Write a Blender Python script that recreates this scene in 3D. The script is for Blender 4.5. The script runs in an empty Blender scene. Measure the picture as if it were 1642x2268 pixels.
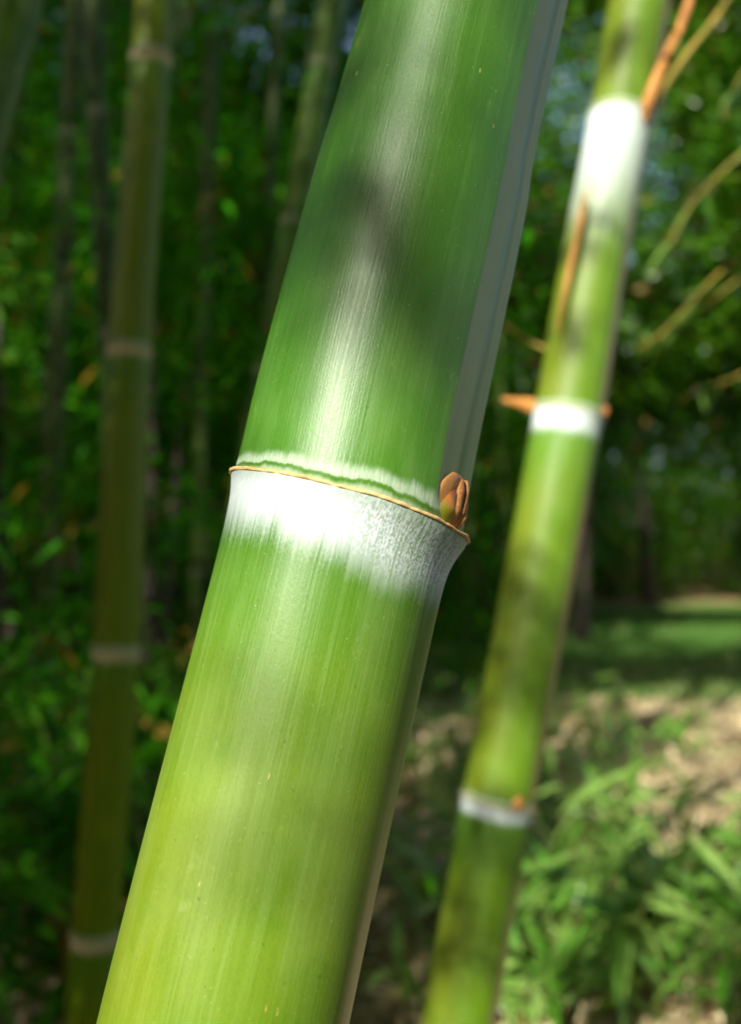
import bpy, math, random
import numpy as np
from mathutils import Vector, Matrix

random.seed(7)
RNG = np.random.default_rng(11)
SC = bpy.context.scene
COL = SC.collection

# ------------------------------------------------------------------ camera
CAM = np.array((0.0, 0.0, 1.1))
PITCH = math.radians(2.7)
HALF_V = math.radians(29.0)
FPX = 1134.0 / math.tan(HALF_V)          # focal length for a picture 1642 x 2268 units
cam_data = bpy.data.cameras.new('camera')
cam_data.sensor_fit = 'VERTICAL'
cam_data.sensor_height = 24.0
cam_data.lens = 12.0 / math.tan(HALF_V)
cam_data.clip_start = 0.02
cam_data.clip_end = 2000.0
cam_data.dof.use_dof = True
cam_data.dof.focus_distance = 0.385
cam_data.dof.aperture_fstop = 3.1
cam_obj = bpy.data.objects.new('camera', cam_data)
COL.objects.link(cam_obj)
cam_obj.location = CAM
cam_obj.rotation_euler = (math.radians(90) + PITCH, 0, 0)
SC.camera = cam_obj

# ------------------------------------------------------------------ sky and sun
SUN_ELEV = math.radians(31)
SUN_AZ_LEFT = math.radians(27)            # sun stands behind the viewer, over the left shoulder
S = np.array((-math.sin(SUN_AZ_LEFT) * math.cos(SUN_ELEV),
              -math.cos(SUN_AZ_LEFT) * math.cos(SUN_ELEV),
              math.sin(SUN_ELEV)))
world = bpy.data.worlds.new('World')
SC.world = world
world.use_nodes = True
wn = world.node_tree
sky = wn.nodes.new('ShaderNodeTexSky')
sky.sky_type = 'NISHITA'
sky.sun_disc = False
sky.dust_density = 3.0
sky.ozone_density = 0.5
sky.sun_elevation = SUN_ELEV
sky.sun_rotation = math.atan2(S[0], S[1])
wn.links.new(sky.outputs[0], wn.nodes['Background'].inputs[0])
wn.nodes['Background'].inputs[1].default_value = 0.12
sun_data = bpy.data.lights.new('sun', 'SUN')
sun_data.energy = 5.0
sun_data.angle = math.radians(0.53)
sun_data.color = (1.0, 0.95, 0.86)
sun = bpy.data.objects.new('sun', sun_data)
COL.objects.link(sun)
sun.rotation_euler = Vector(-S).to_track_quat('-Z', 'Y').to_euler()
sun.location = S * 30

SC.view_settings.view_transform = 'Standard'
SC.view_settings.look = 'None'
SC.view_settings.gamma = 1.0
SC.view_settings.exposure = 0.98
SC.view_settings.use_curve_mapping = False
SC.render.engine = 'CYCLES'
SC.cycles.use_denoising = True
SC.cycles.max_bounces = 6
SC.cycles.diffuse_bounces = 3
SC.cycles.glossy_bounces = 3
SC.cycles.transmission_bounces = 3
SC.cycles.transparent_max_bounces = 4
SC.cycles.caustics_reflective = False
SC.cycles.caustics_refractive = False
SC.cycles.sample_clamp_indirect = 6.0

FWD = np.array((0, math.cos(PITCH), math.sin(PITCH)))
UPV = np.array((0, -math.sin(PITCH), math.cos(PITCH)))
RGT = np.array((1.0, 0, 0))


def at(px, py, depth):
    """A point seen at (px, py) of the 1642 x 2268 picture, depth metres in front of the lens."""
    return CAM + depth * FWD + (px - 821) / FPX * depth * RGT - (py - 1134) / FPX * depth * UPV


def to_pic(p):
    d = p - CAM
    z = d @ FWD
    zz = np.where(np.abs(z) < 1e-6, 1e-6, z)
    return 821 + FPX * (d @ RGT) / zz, 1134 - FPX * (d @ UPV) / zz, z


# ------------------------------------------------------------------ small helpers
def empty(name, loc, label=None, cat=None, group=None):
    o = bpy.data.objects.new(name, None)
    COL.objects.link(o)
    o.location = loc
    o.empty_display_size = 0.1
    tag(o, label, cat, group)
    return o


def tag(o, label=None, cat=None, group=None, kind=None):
    if label: o['label'] = label
    if cat: o['category'] = cat
    if group: o['group'] = group
    if kind: o['kind'] = kind
    return o


def link(name, me, parent=None, mat=None):
    o = bpy.data.objects.new(name, me)
    COL.objects.link(o)
    if mat is not None and len(me.materials) == 0:
        me.materials.append(mat)
    if parent is not None:
        o.parent = parent
        w = Vector(parent.location)
        if parent.parent is not None:
            w = w + Vector(parent.parent.location)
        o.location = -w            # mesh data are in world coordinates, parents are unrotated empties
    return o


def npmesh(name, verts, faces, smooth=True, attrs=None, normals=None):
    """faces: (n,3) or (n,4) int array."""
    verts = np.asarray(verts, dtype=np.float32)
    faces = np.asarray(faces, dtype=np.int32)
    me = bpy.data.meshes.new(name)
    k = faces.shape[1]
    me.vertices.add(len(verts))
    me.vertices.foreach_set('co', verts.ravel())
    me.loops.add(faces.size)
    me.loops.foreach_set('vertex_index', faces.ravel())
    me.polygons.add(len(faces))
    me.polygons.foreach_set('loop_start', np.arange(0, faces.size, k, dtype=np.int32))
    me.polygons.foreach_set('loop_total', np.full(len(faces), k, dtype=np.int32))
    me.update(calc_edges=True)
    me.validate()
    if smooth:
        me.polygons.foreach_set('use_smooth', np.ones(len(me.polygons), dtype=bool))
    for an, (typ, arr) in (attrs or {}).items():
        a = me.attributes.new(an, typ, 'POINT')
        a.data.foreach_set('vector' if typ == 'FLOAT_VECTOR' else 'value', np.asarray(arr, dtype=np.float32).ravel())
    if normals is not None:
        me.normals_split_custom_set_from_vertices(np.asarray(normals, dtype=np.float32))
    return me


def unit(v):
    return v / np.maximum(np.linalg.norm(v, axis=-1, keepdims=True), 1e-9)


def sstep(a, b, x):
    t = np.clip((x - a) / (b - a), 0, 1)
    return t * t * (3 - 2 * t)


def catmull(pts, n):
    """dense polyline through pts (k,d), about n samples per span"""
    pts = np.asarray(pts, float)
    p = np.vstack([2 * pts[0] - pts[1], pts, 2 * pts[-1] - pts[-2]])
    out = []
    for i in range(1, len(p) - 2):
        t = np.linspace(0, 1, n, endpoint=False)[:, None]
        a, b, c, d = p[i - 1], p[i], p[i + 1], p[i + 2]
        out.append(0.5 * (2 * b + (c - a) * t + (2 * a - 5 * b + 4 * c - d) * t ** 2 + (3 * b - a - 3 * c + d) * t ** 3))
    out.append(pts[-1:])
    return np.vstack(out)


def tube_arrays(path, radii, nseg=8):
    path = np.asarray(path, float)
    radii = np.asarray(radii, float)
    tan = unit(np.gradient(path, axis=0))
    ref = np.where(np.abs(tan[:, 2:3]) > 0.9, np.array([[1.0, 0, 0]]), np.array([[0, 0, 1.0]]))
    e1 = unit(np.cross(tan, ref))
    e2 = np.cross(tan, e1)
    a = np.linspace(0, 2 * math.pi, nseg, endpoint=False)
    v = (path[:, None, :] + radii[:, None, None] * (np.cos(a)[None, :, None] * e1[:, None, :] + np.sin(a)[None, :, None] * e2[:, None, :]))
    m = len(path)
    i = np.arange(m - 1)[:, None]
    j = np.arange(nseg)[None, :]
    f = np.stack([i * nseg + j, i * nseg + (j + 1) % nseg, (i + 1) * nseg + (j + 1) % nseg, (i + 1) * nseg + j], -1).reshape(-1, 4)
    return v.reshape(-1, 3), f


def join_arrays(parts):
    vs, fs, off = [], [], 0
    for v, f in parts:
        vs.append(v); fs.append(f + off); off += len(v)
    return np.vstack(vs), np.vstack(fs)


# ------------------------------------------------------------------ materials
class NT:
    def __init__(self, name):
        self.m = bpy.data.materials.new(name)
        self.m.use_nodes = True
        self.t = self.m.node_tree
        self.t.nodes.clear()
        self.out = self.t.nodes.new('ShaderNodeOutputMaterial')

    def n(self, typ, **kw):
        nd = self.t.nodes.new(typ)
        for k, v in kw.items():
            setattr(nd, k, v)
        return nd

    def set(self, sock, v):
        if isinstance(v, bpy.types.NodeSocket):
            self.t.links.new(v, sock)
        elif v is not None:
            if isinstance(v, (tuple, list)) and len(v) == 3 and sock.type == 'RGBA':
                v = (*v, 1.0)
            sock.default_value = v

    def math(self, op, a, b=None, c=None, clamp=False):
        nd = self.n('ShaderNodeMath', operation=op, use_clamp=clamp)
        for i, v in enumerate((a, b, c)):
            if v is not None: self.set(nd.inputs[i], v)
        return nd.outputs[0]

    def attr(self, name, out='Fac'):
        return self.n('ShaderNodeAttribute', attribute_name=name).outputs[out]

    def noise(self, vec, scale=1.0, detail=2.0, rough=0.5):
        nd = self.n('ShaderNodeTexNoise')
        if vec is not None: self.set(nd.inputs['Vector'], vec)
        nd.inputs['Scale'].default_value = scale
        nd.inputs['Detail'].default_value = detail
        nd.inputs['Roughness'].default_value = rough
        return nd.outputs['Fac']

    def scale(self, vec, s):
        nd = self.n('ShaderNodeVectorMath', operation='MULTIPLY')
        self.set(nd.inputs[0], vec)
        nd.inputs[1].default_value = s
        return nd.outputs[0]

    def ss(self, x, a, b, lo=0.0, hi=1.0):
        nd = self.n('ShaderNodeMapRange', interpolation_type='SMOOTHSTEP')
        self.set(nd.inputs[0], x)
        self.set(nd.inputs[1], a); self.set(nd.inputs[2], b)
        nd.inputs[3].default_value = lo; nd.inputs[4].default_value = hi
        return nd.outputs[0]

    def mix(self, f, a, b, blend='MIX'):
        nd = self.n('ShaderNodeMix', data_type='RGBA', blend_type=blend)
        self.set(nd.inputs[0], f); self.set(nd.inputs[6], a); self.set(nd.inputs[7], b)
        return nd.outputs[2]

    def bsdf(self, col, rough=0.5, spec=0.5, normal=None, **kw):
        b = self.n('ShaderNodeBsdfPrincipled')
        self.set(b.inputs['Base Color'], col)
        self.set(b.inputs['Roughness'], rough)
        self.set(b.inputs['Specular IOR Level'], spec)
        if normal is not None: self.set(b.inputs['Normal'], normal)
        for k, v in kw.items():
            self.set(b.inputs[k], v)
        return b.outputs[0]

    def bump(self, h, strength, dist):
        b = self.n('ShaderNodeBump')
        b.inputs['Strength'].default_value = strength
        b.inputs['Distance'].default_value = dist
        self.set(b.inputs['Height'], h)
        return b.outputs[0]

    def done(self, shader):
        self.t.links.new(shader, self.out.inputs[0])
        return self.m


def culm_material(name, top, low, yellow, wax_h=0.026, wax_slope=0.006, wax_strength=1.0, streaks=0.6, groove=True,
                  rough=0.44, spec=0.45, stain=None, bloom=0.16, wax_col=(0.62, 0.68, 0.70)):
    """green bamboo skin: fibre streaks along the stem, a white wax band under each scar and grey groove bloom lightened as painted sky sheen"""
    k = NT(name)
    cyl = k.attr('cyl', 'Vector')
    dn, up = k.attr('dn'), k.attr('up')
    side = k.attr('side')                       # sine of the azimuth, +1 at the groove side
    grv, yel, wx = k.attr('grv'), k.attr('yel'), k.attr('wx')
    fib = k.noise(k.scale(cyl, (1150, 1150, 16)), 1.0, 3.0, 0.6)
    fib2 = k.noise(k.scale(cyl, (330, 330, 9)), 1.0, 3.0, 0.6)
    haze = k.noise(k.scale(cyl, (52, 52, 15)), 1.0, 3.0, 0.55)
    cloud = k.noise(k.scale(cyl, (34, 34, 26)), 1.0, 3.0, 0.5)
    blot = k.noise(k.scale(cyl, (95, 95, 70)), 1.0, 2.0, 0.5)
    grain = k.noise(k.scale(cyl, (1300, 1300, 620)), 1.0, 2.0, 0.65)
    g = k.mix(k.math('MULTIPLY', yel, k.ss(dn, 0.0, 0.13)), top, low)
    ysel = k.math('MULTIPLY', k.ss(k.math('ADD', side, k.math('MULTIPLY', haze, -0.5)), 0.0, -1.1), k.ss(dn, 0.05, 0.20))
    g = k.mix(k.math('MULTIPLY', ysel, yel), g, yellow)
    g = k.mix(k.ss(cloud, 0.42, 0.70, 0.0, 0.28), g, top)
    g = k.mix(k.ss(blot, 0.58, 0.76, 0.0, 0.22), g, top)
    val = k.math('ADD', k.math('MULTIPLY', fib, 0.22), k.math('ADD', k.math('MULTIPLY', fib2, 0.18), k.math('MULTIPLY', grain, 0.40)))
    hsv = k.n('ShaderNodeHueSaturation')
    k.set(hsv.inputs['Value'], k.math('ADD', val, 0.60))
    k.set(hsv.inputs['Color'], g)
    g = hsv.outputs[0]
    # thin remains of wax drawn out along the fibres, and a broad cloudy bloom
    st = k.math('MULTIPLY', k.ss(fib2, 0.40, 0.75), k.ss(fib, 0.35, 0.72))
    st = k.math('MULTIPLY', st, k.ss(dn, 0.16, 0.015, 0.35, 0.75))
    g = k.mix(k.math('MULTIPLY', st, streaks), g, (0.44, 0.55, 0.30))
    g = k.mix(k.ss(haze, 0.42, 0.70, 0.0, bloom), g, (0.36, 0.50, 0.20))
    # dark freckles and tiny pale specks
    fr = k.noise(k.scale(cyl, (420, 420, 300)), 1.0, 1.0, 0.4)
    g = k.mix(k.ss(fr, 0.76, 0.80, 0.0, 0.5), g, (0.05, 0.09, 0.012))
    sp = k.noise(k.scale(cyl, (800, 800, 640)), 1.0, 1.0, 0.4)
    g = k.mix(k.ss(sp, 0.76, 0.80, 0.0, 0.25), g, (0.55, 0.60, 0.34))
    fl = k.noise(k.scale(cyl, (480, 480, 100)), 1.0, 1.0, 0.4)
    g = k.mix(k.ss(fl, 0.80, 0.82, 0.0, 0.8), g, (0.50, 0.38, 0.10))
    sc = k.noise(k.scale(cyl, (70, 70, 48)), 1.0, 6.0, 0.75)
    g = k.mix(k.ss(sc, 0.62, 0.72, 0.0, 0.22), g, (0.30, 0.40, 0.14))
    if stain is not None:                       # tan stripe where the old sheath edge dried along the lower stem
        sd = k.math('ADD', side, k.math('MULTIPLY', k.math('SUBTRACT', fib2, 0.5), 0.06))
        sm = k.math('MULTIPLY', k.ss(sd, stain[1], min(1.0, stain[1] + 0.10)), k.ss(k.math('ADD', dn, k.math('MULTIPLY', fib2, 0.12)), 0.13, 0.24))
        g = k.mix(k.math('MULTIPLY', k.math('MULTIPLY', sm, yel), 0.9), g, stain[0])
    r = k.math('ADD', k.math('MULTIPLY', fib, 0.22), rough - 0.11)
    spc = spec
    # grey bloom in the groove, lightened to paint in reflected sky
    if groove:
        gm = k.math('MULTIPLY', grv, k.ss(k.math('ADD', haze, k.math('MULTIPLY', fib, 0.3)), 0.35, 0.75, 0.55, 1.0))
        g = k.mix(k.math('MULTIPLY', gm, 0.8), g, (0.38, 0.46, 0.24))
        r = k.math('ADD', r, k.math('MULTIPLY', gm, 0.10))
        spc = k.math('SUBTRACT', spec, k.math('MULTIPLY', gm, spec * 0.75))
    # wax band under the scar, broken up along the fibres at its lower edge and on the groove side
    edge = k.math('ADD', wax_h, k.math('MULTIPLY', side, wax_slope))
    edge = k.math('ADD', edge, k.math('MULTIPLY', k.math('SUBTRACT', haze, 0.5), 0.013))
    rel = k.math('DIVIDE', k.math('SUBTRACT', k.math('MULTIPLY', edge, wx), dn), k.math('MULTIPLY', k.math('POWER', wx, 1.75), 0.0145))
    rag = k.math('ADD', k.math('MULTIPLY', k.math('SUBTRACT', fib2, 0.5), 0.8), k.math('ADD', k.math('MULTIPLY', k.math('SUBTRACT', fib, 0.5), 1.0), k.math('MULTIPLY', k.math('SUBTRACT', grain, 0.5), 0.8)))
    wax = k.ss(k.math('ADD', rel, rag), -0.75, 0.70)
    worn = k.math('MULTIPLY', k.ss(side, -0.25, 0.75), k.ss(k.math('ADD', fib, k.math('MULTIPLY', k.math('SUBTRACT', grain, 0.5), 0.9)), 0.38, 0.66))
    thin = k.math('SUBTRACT', 1.0, k.math('MULTIPLY', worn, 0.78))
    thin = k.math('MULTIPLY', thin, k.ss(k.math('ADD', grain, k.math('MULTIPLY', haze, 0.6)), 0.55, 0.95, 1.0, 0.78))
    thin = k.math('MULTIPLY', thin, k.ss(dn, 0.0, 0.007, 0.66, 1.0))
    wax = k.math('MULTIPLY', k.math('MULTIPLY', wax, thin), wax_strength)
    # paler band above the scar, crossed by a ragged green line
    wob = k.math('MULTIPLY', k.math('SUBTRACT', k.noise(k.scale(cyl, (62, 62, 20)), 1.0, 7.0, 0.62), 0.5), 0.0100)
    u2 = k.math('ADD', up, wob)
    bl = k.math('MULTIPLY', k.ss(u2, 0.0040, 0.0052), k.ss(k.math('ADD', u2, k.math('MULTIPLY', fib, 0.0028)), 0.0125, 0.0075))
    bl = k.math('MULTIPLY', bl, k.ss(k.math('ADD', fib, grain), 0.7, 1.25, 0.85, 0.5))
    cr = k.ss(u2, 0.0036, 0.0014, 0.0, 0.6)
    bl = k.math('MULTIPLY', k.math('MAXIMUM', bl, cr), wax_strength)
    g = k.mix(bl, g, (0.44, 0.54, 0.40))
    g = k.mix(wax, g, wax_col)
    w = k.math('MAXIMUM', wax, bl)
    r = k.math('ADD', r, k.math('MULTIPLY', w, 0.22))
    h = k.math('ADD', k.math('MULTIPLY', fib, 0.7), k.math('MULTIPLY', grain, 0.4))
    nrm = k.bump(h, 0.35, 0.0005)
    return k.done(k.bsdf(g, r, spc, nrm))


def leaf_material(name, a, b, dry=(0.30, 0.20, 0.06), dry_amt=0.06, rough=0.5, trans=0.35, source='tone', spec=0.22):
    k = NT(name)
    t = k.attr('tone') if source == 'tone' else k.n('ShaderNodeObjectInfo').outputs['Random']
    c = k.mix(t, a, b)
    c = k.mix(k.math('GREATER_THAN', k.math('FRACT', k.math('MULTIPLY', t, 37.3)), 1.0 - dry_amt), c, dry)
    geo = k.n('ShaderNodeNewGeometry')
    v = k.noise(geo.outputs['Position'], 60.0, 2.0)
    hsv = k.n('ShaderNodeHueSaturation')
    k.set(hsv.inputs['Value'], k.ss(v, 0.2, 0.8, 0.75, 1.25)); k.set(hsv.inputs['Color'], c)
    c = hsv.outputs[0]
    p = k.bsdf(c, rough, spec)
    tr = k.n('ShaderNodeBsdfTranslucent')
    k.set(tr.inputs[0], k.mix(1.0, c, (1.35, 1.25, 0.5), 'MULTIPLY'))
    mx = k.n('ShaderNodeMixShader'); mx.inputs[0].default_value = trans
    k.t.links.new(p, mx.inputs[1]); k.t.links.new(tr.outputs[0], mx.inputs[2])
    return k.done(mx.outputs[0])


def plain_material(name, a, b, scale=40.0, rough=0.7, bump=0.3, bdist=0.004, spec=0.3, stretch=(1, 1, 1)):
    k = NT(name)
    tc = k.n('ShaderNodeTexCoord').outputs['Object']
    v = k.scale(tc, stretch)
    n1 = k.noise(v, scale, 5.0, 0.62)
    n2 = k.noise(v, scale * 0.21, 3.0, 0.5)
    c = k.mix(k.ss(k.math('ADD', k.math('MULTIPLY', n1, 0.6), k.math('MULTIPLY', n2, 0.4)), 0.36, 0.64), a, b)
    return k.done(k.bsdf(c, rough, spec, k.bump(n1, bump, bdist)))


M = {}
M['culm_green'] = culm_material('green_culm', (0.042, 0.130, 0.004), (0.050, 0.115, 0.003), (0.060, 0.100, 0.003), spec=0.15, wax_h=0.012, wax_slope=0.0, wax_strength=0.7,
                                streaks=0.1, groove=False, rough=0.40, wax_col=(0.45, 0.40, 0.28))
TAN = (0.76, 0.60, 0.36)
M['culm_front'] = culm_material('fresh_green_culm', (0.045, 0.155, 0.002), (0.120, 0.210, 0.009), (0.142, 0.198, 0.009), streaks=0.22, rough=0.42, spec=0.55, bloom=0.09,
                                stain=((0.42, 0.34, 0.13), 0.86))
M['culm_side'] = culm_material('yellow_green_culm', (0.080, 0.205, 0.006), (0.092, 0.180, 0.003), (0.122, 0.165, 0.003),
                               wax_h=0.034, wax_slope=0.0, streaks=0.4, stain=((0.42, 0.30, 0.13), 0.70), rough=0.50, groove=False, spec=0.32, bloom=0.05)
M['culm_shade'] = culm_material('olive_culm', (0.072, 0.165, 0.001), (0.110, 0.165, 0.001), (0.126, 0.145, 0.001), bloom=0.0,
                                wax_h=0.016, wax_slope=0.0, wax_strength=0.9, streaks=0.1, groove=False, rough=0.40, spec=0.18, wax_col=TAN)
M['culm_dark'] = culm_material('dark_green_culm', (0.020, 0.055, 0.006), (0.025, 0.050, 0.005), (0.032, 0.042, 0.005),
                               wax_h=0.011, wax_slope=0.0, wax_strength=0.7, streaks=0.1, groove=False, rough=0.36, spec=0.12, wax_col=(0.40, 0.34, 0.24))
M['scar'] = plain_material('dry_sheath_scar', (0.78, 0.54, 0.24), (0.55, 0.30, 0.09), 420, 0.6, 0.4, 0.0006)
M['scar_pale'] = plain_material('pale_sheath_scar', (0.62, 0.46, 0.26), (0.42, 0.27, 0.12), 300, 0.6, 0.4, 0.0006)
M['sheath'] = plain_material('dry_orange_sheath', (0.52, 0.24, 0.055), (0.34, 0.13, 0.03), 120, 0.55, 0.4, 0.002, stretch=(1, 1, 0.1))
M['twig'] = plain_material('orange_twig', (0.36, 0.25, 0.04), (0.22, 0.18, 0.03), 90, 0.55, 0.3, 0.002)
M['grove_twig'] = plain_material('olive_twig', (0.05, 0.07, 0.015), (0.09, 0.07, 0.02), 90, 0.6, 0.3, 0.002)
M['bamboo_leaf'] = leaf_material('bamboo_leaf', (0.022, 0.120, 0.004), (0.060, 0.175, 0.006))
M['grove_leaf'] = leaf_material('grove_leaf', (0.016, 0.150, 0.001), (0.055, 0.215, 0.002), dry=(0.20, 0.13, 0.01), dry_amt=0.06, spec=0.10)
M['tree_leaf'] = leaf_material('tree_leaf', (0.026, 0.155, 0.005), (0.100, 0.235, 0.007), dry_amt=0.04, rough=0.26, spec=0.55, trans=0.4)
M['canopy_leaf'] = leaf_material('canopy_leaf', (0.022, 0.110, 0.003), (0.055, 0.160, 0.004), spec=0.1)
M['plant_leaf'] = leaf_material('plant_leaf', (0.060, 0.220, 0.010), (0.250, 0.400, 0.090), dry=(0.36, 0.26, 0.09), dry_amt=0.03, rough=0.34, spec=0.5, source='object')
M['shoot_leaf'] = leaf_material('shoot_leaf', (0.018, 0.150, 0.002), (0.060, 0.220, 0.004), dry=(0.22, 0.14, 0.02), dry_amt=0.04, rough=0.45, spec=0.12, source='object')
M['bark'] = plain_material('dark_bark', (0.022, 0.017, 0.011), (0.045, 0.035, 0.025), 14, 0.85, 0.8, 0.02, stretch=(1, 1, 0.25))

# ------------------------------------------------------------------ where the sun comes through the canopy
MAIN_KEYS = [(495, 2268, .388, .1032), (726, 1290, .4155, .1020), (775, 1105, .4205, .1045), (819, 900, .4262, .1060),
             (927, 450, .4385, .1030), (1037, 0, .4510, .0965)]
SIDE_KEYS = [(1016, 2268, 1.300, .1010), (1100, 1790, 1.330, .1010), (1255, 945, 1.380, .1010), (1312, 600, 1.400, .0985), (1372, 280, 1.420, .0960), (1418, 0, 1.440, .0930)]
NODE_W = at(775, 1105, .4205)
AX_W = unit(at(1037, 0, .451) - at(495, 2268, .388))
LAT_W = unit(np.cross(AX_W, S))
if LAT_W[0] < 0: LAT_W = -LAT_W
SUN_R = unit(np.cross(np.array((0, 0, 1.0)), S))
SUN_U = np.cross(S, SUN_R)

# (point in the place, radius of the sunbeam there, share of leaves left in the beam)
BEAMS = []
for py, r, keep in ((330, .075, .0), (420, .07, .0), (610, .06, .12), (690, .06, .15), (850, .06, .05), (940, .07, .0), (1080, .06, .10),
                    (1190, .05, .15), (1280, .04, .3), (1620, .055, .1), (1690, .05, .1), (1960, .05, .3), (2230, .06, .1), (190, .05, .1), (30, .05, .2)):
    ys = [kk[1] for kk in SIDE_KEYS][::-1]
    BEAMS.append((at(np.interp(py, ys, [kk[0] for kk in SIDE_KEYS][::-1]), py, np.interp(py, ys, [kk[2] for kk in SIDE_KEYS][::-1])), r, keep))


def on_ground(px, py, z=0.03):
    d = at(px, py, 1.0) - CAM
    return CAM + d * ((z - CAM[2]) / d[2])


for px, py, r, keep, z in ((1560, 1590, .42, .03, .02), (1610, 1650, .36, .03, .02), (1470, 1640, .15, .1, .02), (1500, 1900, .17, .0, .02), (1420, 1960, .10, .1, .02),
                           (1580, 1790, .16, .1, .02), (1400, 1800, .08, .1, .05),
                           (1400, 2060, .16, .0, .25), (1610, 2080, .20, .0, .3), (1500, 2180, .18, .1, .3), (1560, 2240, .18, .0, .3), (1340, 2200, .10, .2, .3), (1600, 1950, .2, .1, .2), (1480, 2080, .24, .05, .35), (1620, 2200, .24, .05, .35), (1300, 2120, .12, .1, .3), (1380, 1720, .10, .1, .2), (1290, 1640, .07, .1, .2), (1180, 2090, .05, .0, .3),
                           (1620, 1345, .8, .0, .02), (1600, 1405, .55, .0, .02), (1450, 1400, 1.1, .25, .02), (1330, 1380, .5, .4, .02), (1360, 1410, .12, .0, .02), (1520, 1315, 1.0, .1, .05), (1640, 1990, .12, .1, .3)):
    r *= 2.2 if py > 1500 else 1.7
    BEAMS.append((on_ground(px, py, z), r, keep))
for px, py, d, r, keep in ((15, 680, 3.6, .32, .0), (70, 760, 3.6, .16, .05), (30, 1000, 5.0, .22, .3), (150, 850, 4.6, .10, .2), (120, 30, 4.2, .08, .2),
                           (450, 40, 3.6, .05, .3), (60, 340, 4.5, .2, .6), (200, 800, 4.3, .08, .3), (410, 1150, 4.0, .05, .2), (30, 1420, 3.0, .05, .1), (110, 1590, 2.6, .05, .3),
                           (1210, 380, 11.5, 1.7, .10), (1200, 100, 12.5, 1.5, .12), (1520, 280, 10.5, 1.7, .12), (1570, 600, 9.0, 1.0, .2), (1600, 900, 9.2, .4, .3), (1370, 850, 11.0, .4, .3),
                           (1150, 560, 14.5, .6, .2), (1500, 420, 12.5, .7, .2),
                           (1530, 680, 2.4, .12, .2), (1600, 600, 2.4, .12, .3), (1440, 760, 2.4, .06, .1), (1490, 130, 1.5, .06, .1), (1130, 930, 1.35, .04, .1),
                           (1330, 60, 12.5, .8, .2), (1600, 200, 12.5, .8, .2), (1200, 60, 14.0, .8, .2), (1580, 1180, 21.0, .7, .3)):
    BEAMS.append((at(px, py, d), r, keep))

STEM_PTS = np.array([at(np.interp(y_, [0, 775, 2268], [342, 286, 196]), y_, 1.66) for y_ in range(-100, 2400, 60)] +
                    [at(np.interp(y_, [0, 1100], [738, 545]), y_, 2.38) for y_ in range(-100, 1000, 60)] +
                    [at(np.interp(y_, [0, 1400], [203, 262]), y_, 2.45) for y_ in range(-100, 1400, 60)] +
                    [at(np.interp(y_, [0, 300], [35, -45]), y_, 1.33) for y_ in range(-100, 500, 60)] +
                    [at(np.interp(y_, [300, 1300], [152, 100]), y_, 3.4) for y_ in range(-100, 1400, 60)])
for q in range(150):                       # sun flecks through the grove
    fx, fy, fd = RNG.uniform(-20, 720), RNG.uniform(-50, 1750), RNG.uniform(2.8, 5.5)
    if (fx > 500 and fy < 900 and fd < 3.4) or fd < 2.6: continue
    fp = at(fx, fy, fd)
    dd = STEM_PTS - fp
    tt = dd @ S
    if ((np.linalg.norm(dd - tt[:, None] * S, axis=1) < 0.17) & (tt > -0.3)).any(): continue
    BEAMS.append((fp, RNG.uniform(.06, .12), 0.0))


def sunlit_gap(c):
    """True for leaves that have to go so that the sunbeams of the photograph pass."""
    rnd = RNG.random(len(c))
    kill = np.zeros(len(c), bool)
    for p, r, keep in BEAMS:
        d = c - p
        t = d @ S
        q = d - t[:, None] * S
        kill |= (t > 0.05 + 2.5 * r) & ((q ** 2).sum(1) < r * r) & (rnd > keep)
    d = c - NODE_W
    # place on the front stem where the leaf's shadow falls: a along the stem, b across it
    aden = 1.0 - (AX_W @ S) ** 2
    a = (d @ AX_W - (d @ S) * (AX_W @ S)) / aden
    b = d @ LAT_W
    t = d @ S
    keep = np.full(len(c), 1.0)
    near = (np.abs(b) < 0.13) & (t > 0.1)
    keep = np.where(near & (a > -0.42) & (a < 0.055), np.where(t > 5, 0.05, 0.0), keep)
    keep = np.where(near & (a >= 0.055) & (a < 0.11), np.where(t > 4, np.where(b - (a - 0.055) * 0.5 > -0.012, .04, .4), 0.0), keep)
    keep = np.where(near & (a >= 0.11) & (a < 0.21), np.where(t > 4, .5, 0.1), keep)
    keep = np.where(near & (a >= 0.21) & (a < 0.55), np.where(t > 4, .35, 0.08), keep)
    kill |= rnd > keep
    return kill


def keep_mask(c, near_clear=1.9):
    """also keeps foliage off the lens and out of the nearest part of the view"""
    px, py, z = to_pic(c)
    inview = (z > 0) & (px > -150) & (px < 1800) & (py > -200) & (py < 2450)
    bad = (np.linalg.norm(c - CAM, axis=1) < 1.0) | (inview & (z < near_clear))
    return ~(bad | sunlit_gap(c))


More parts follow.
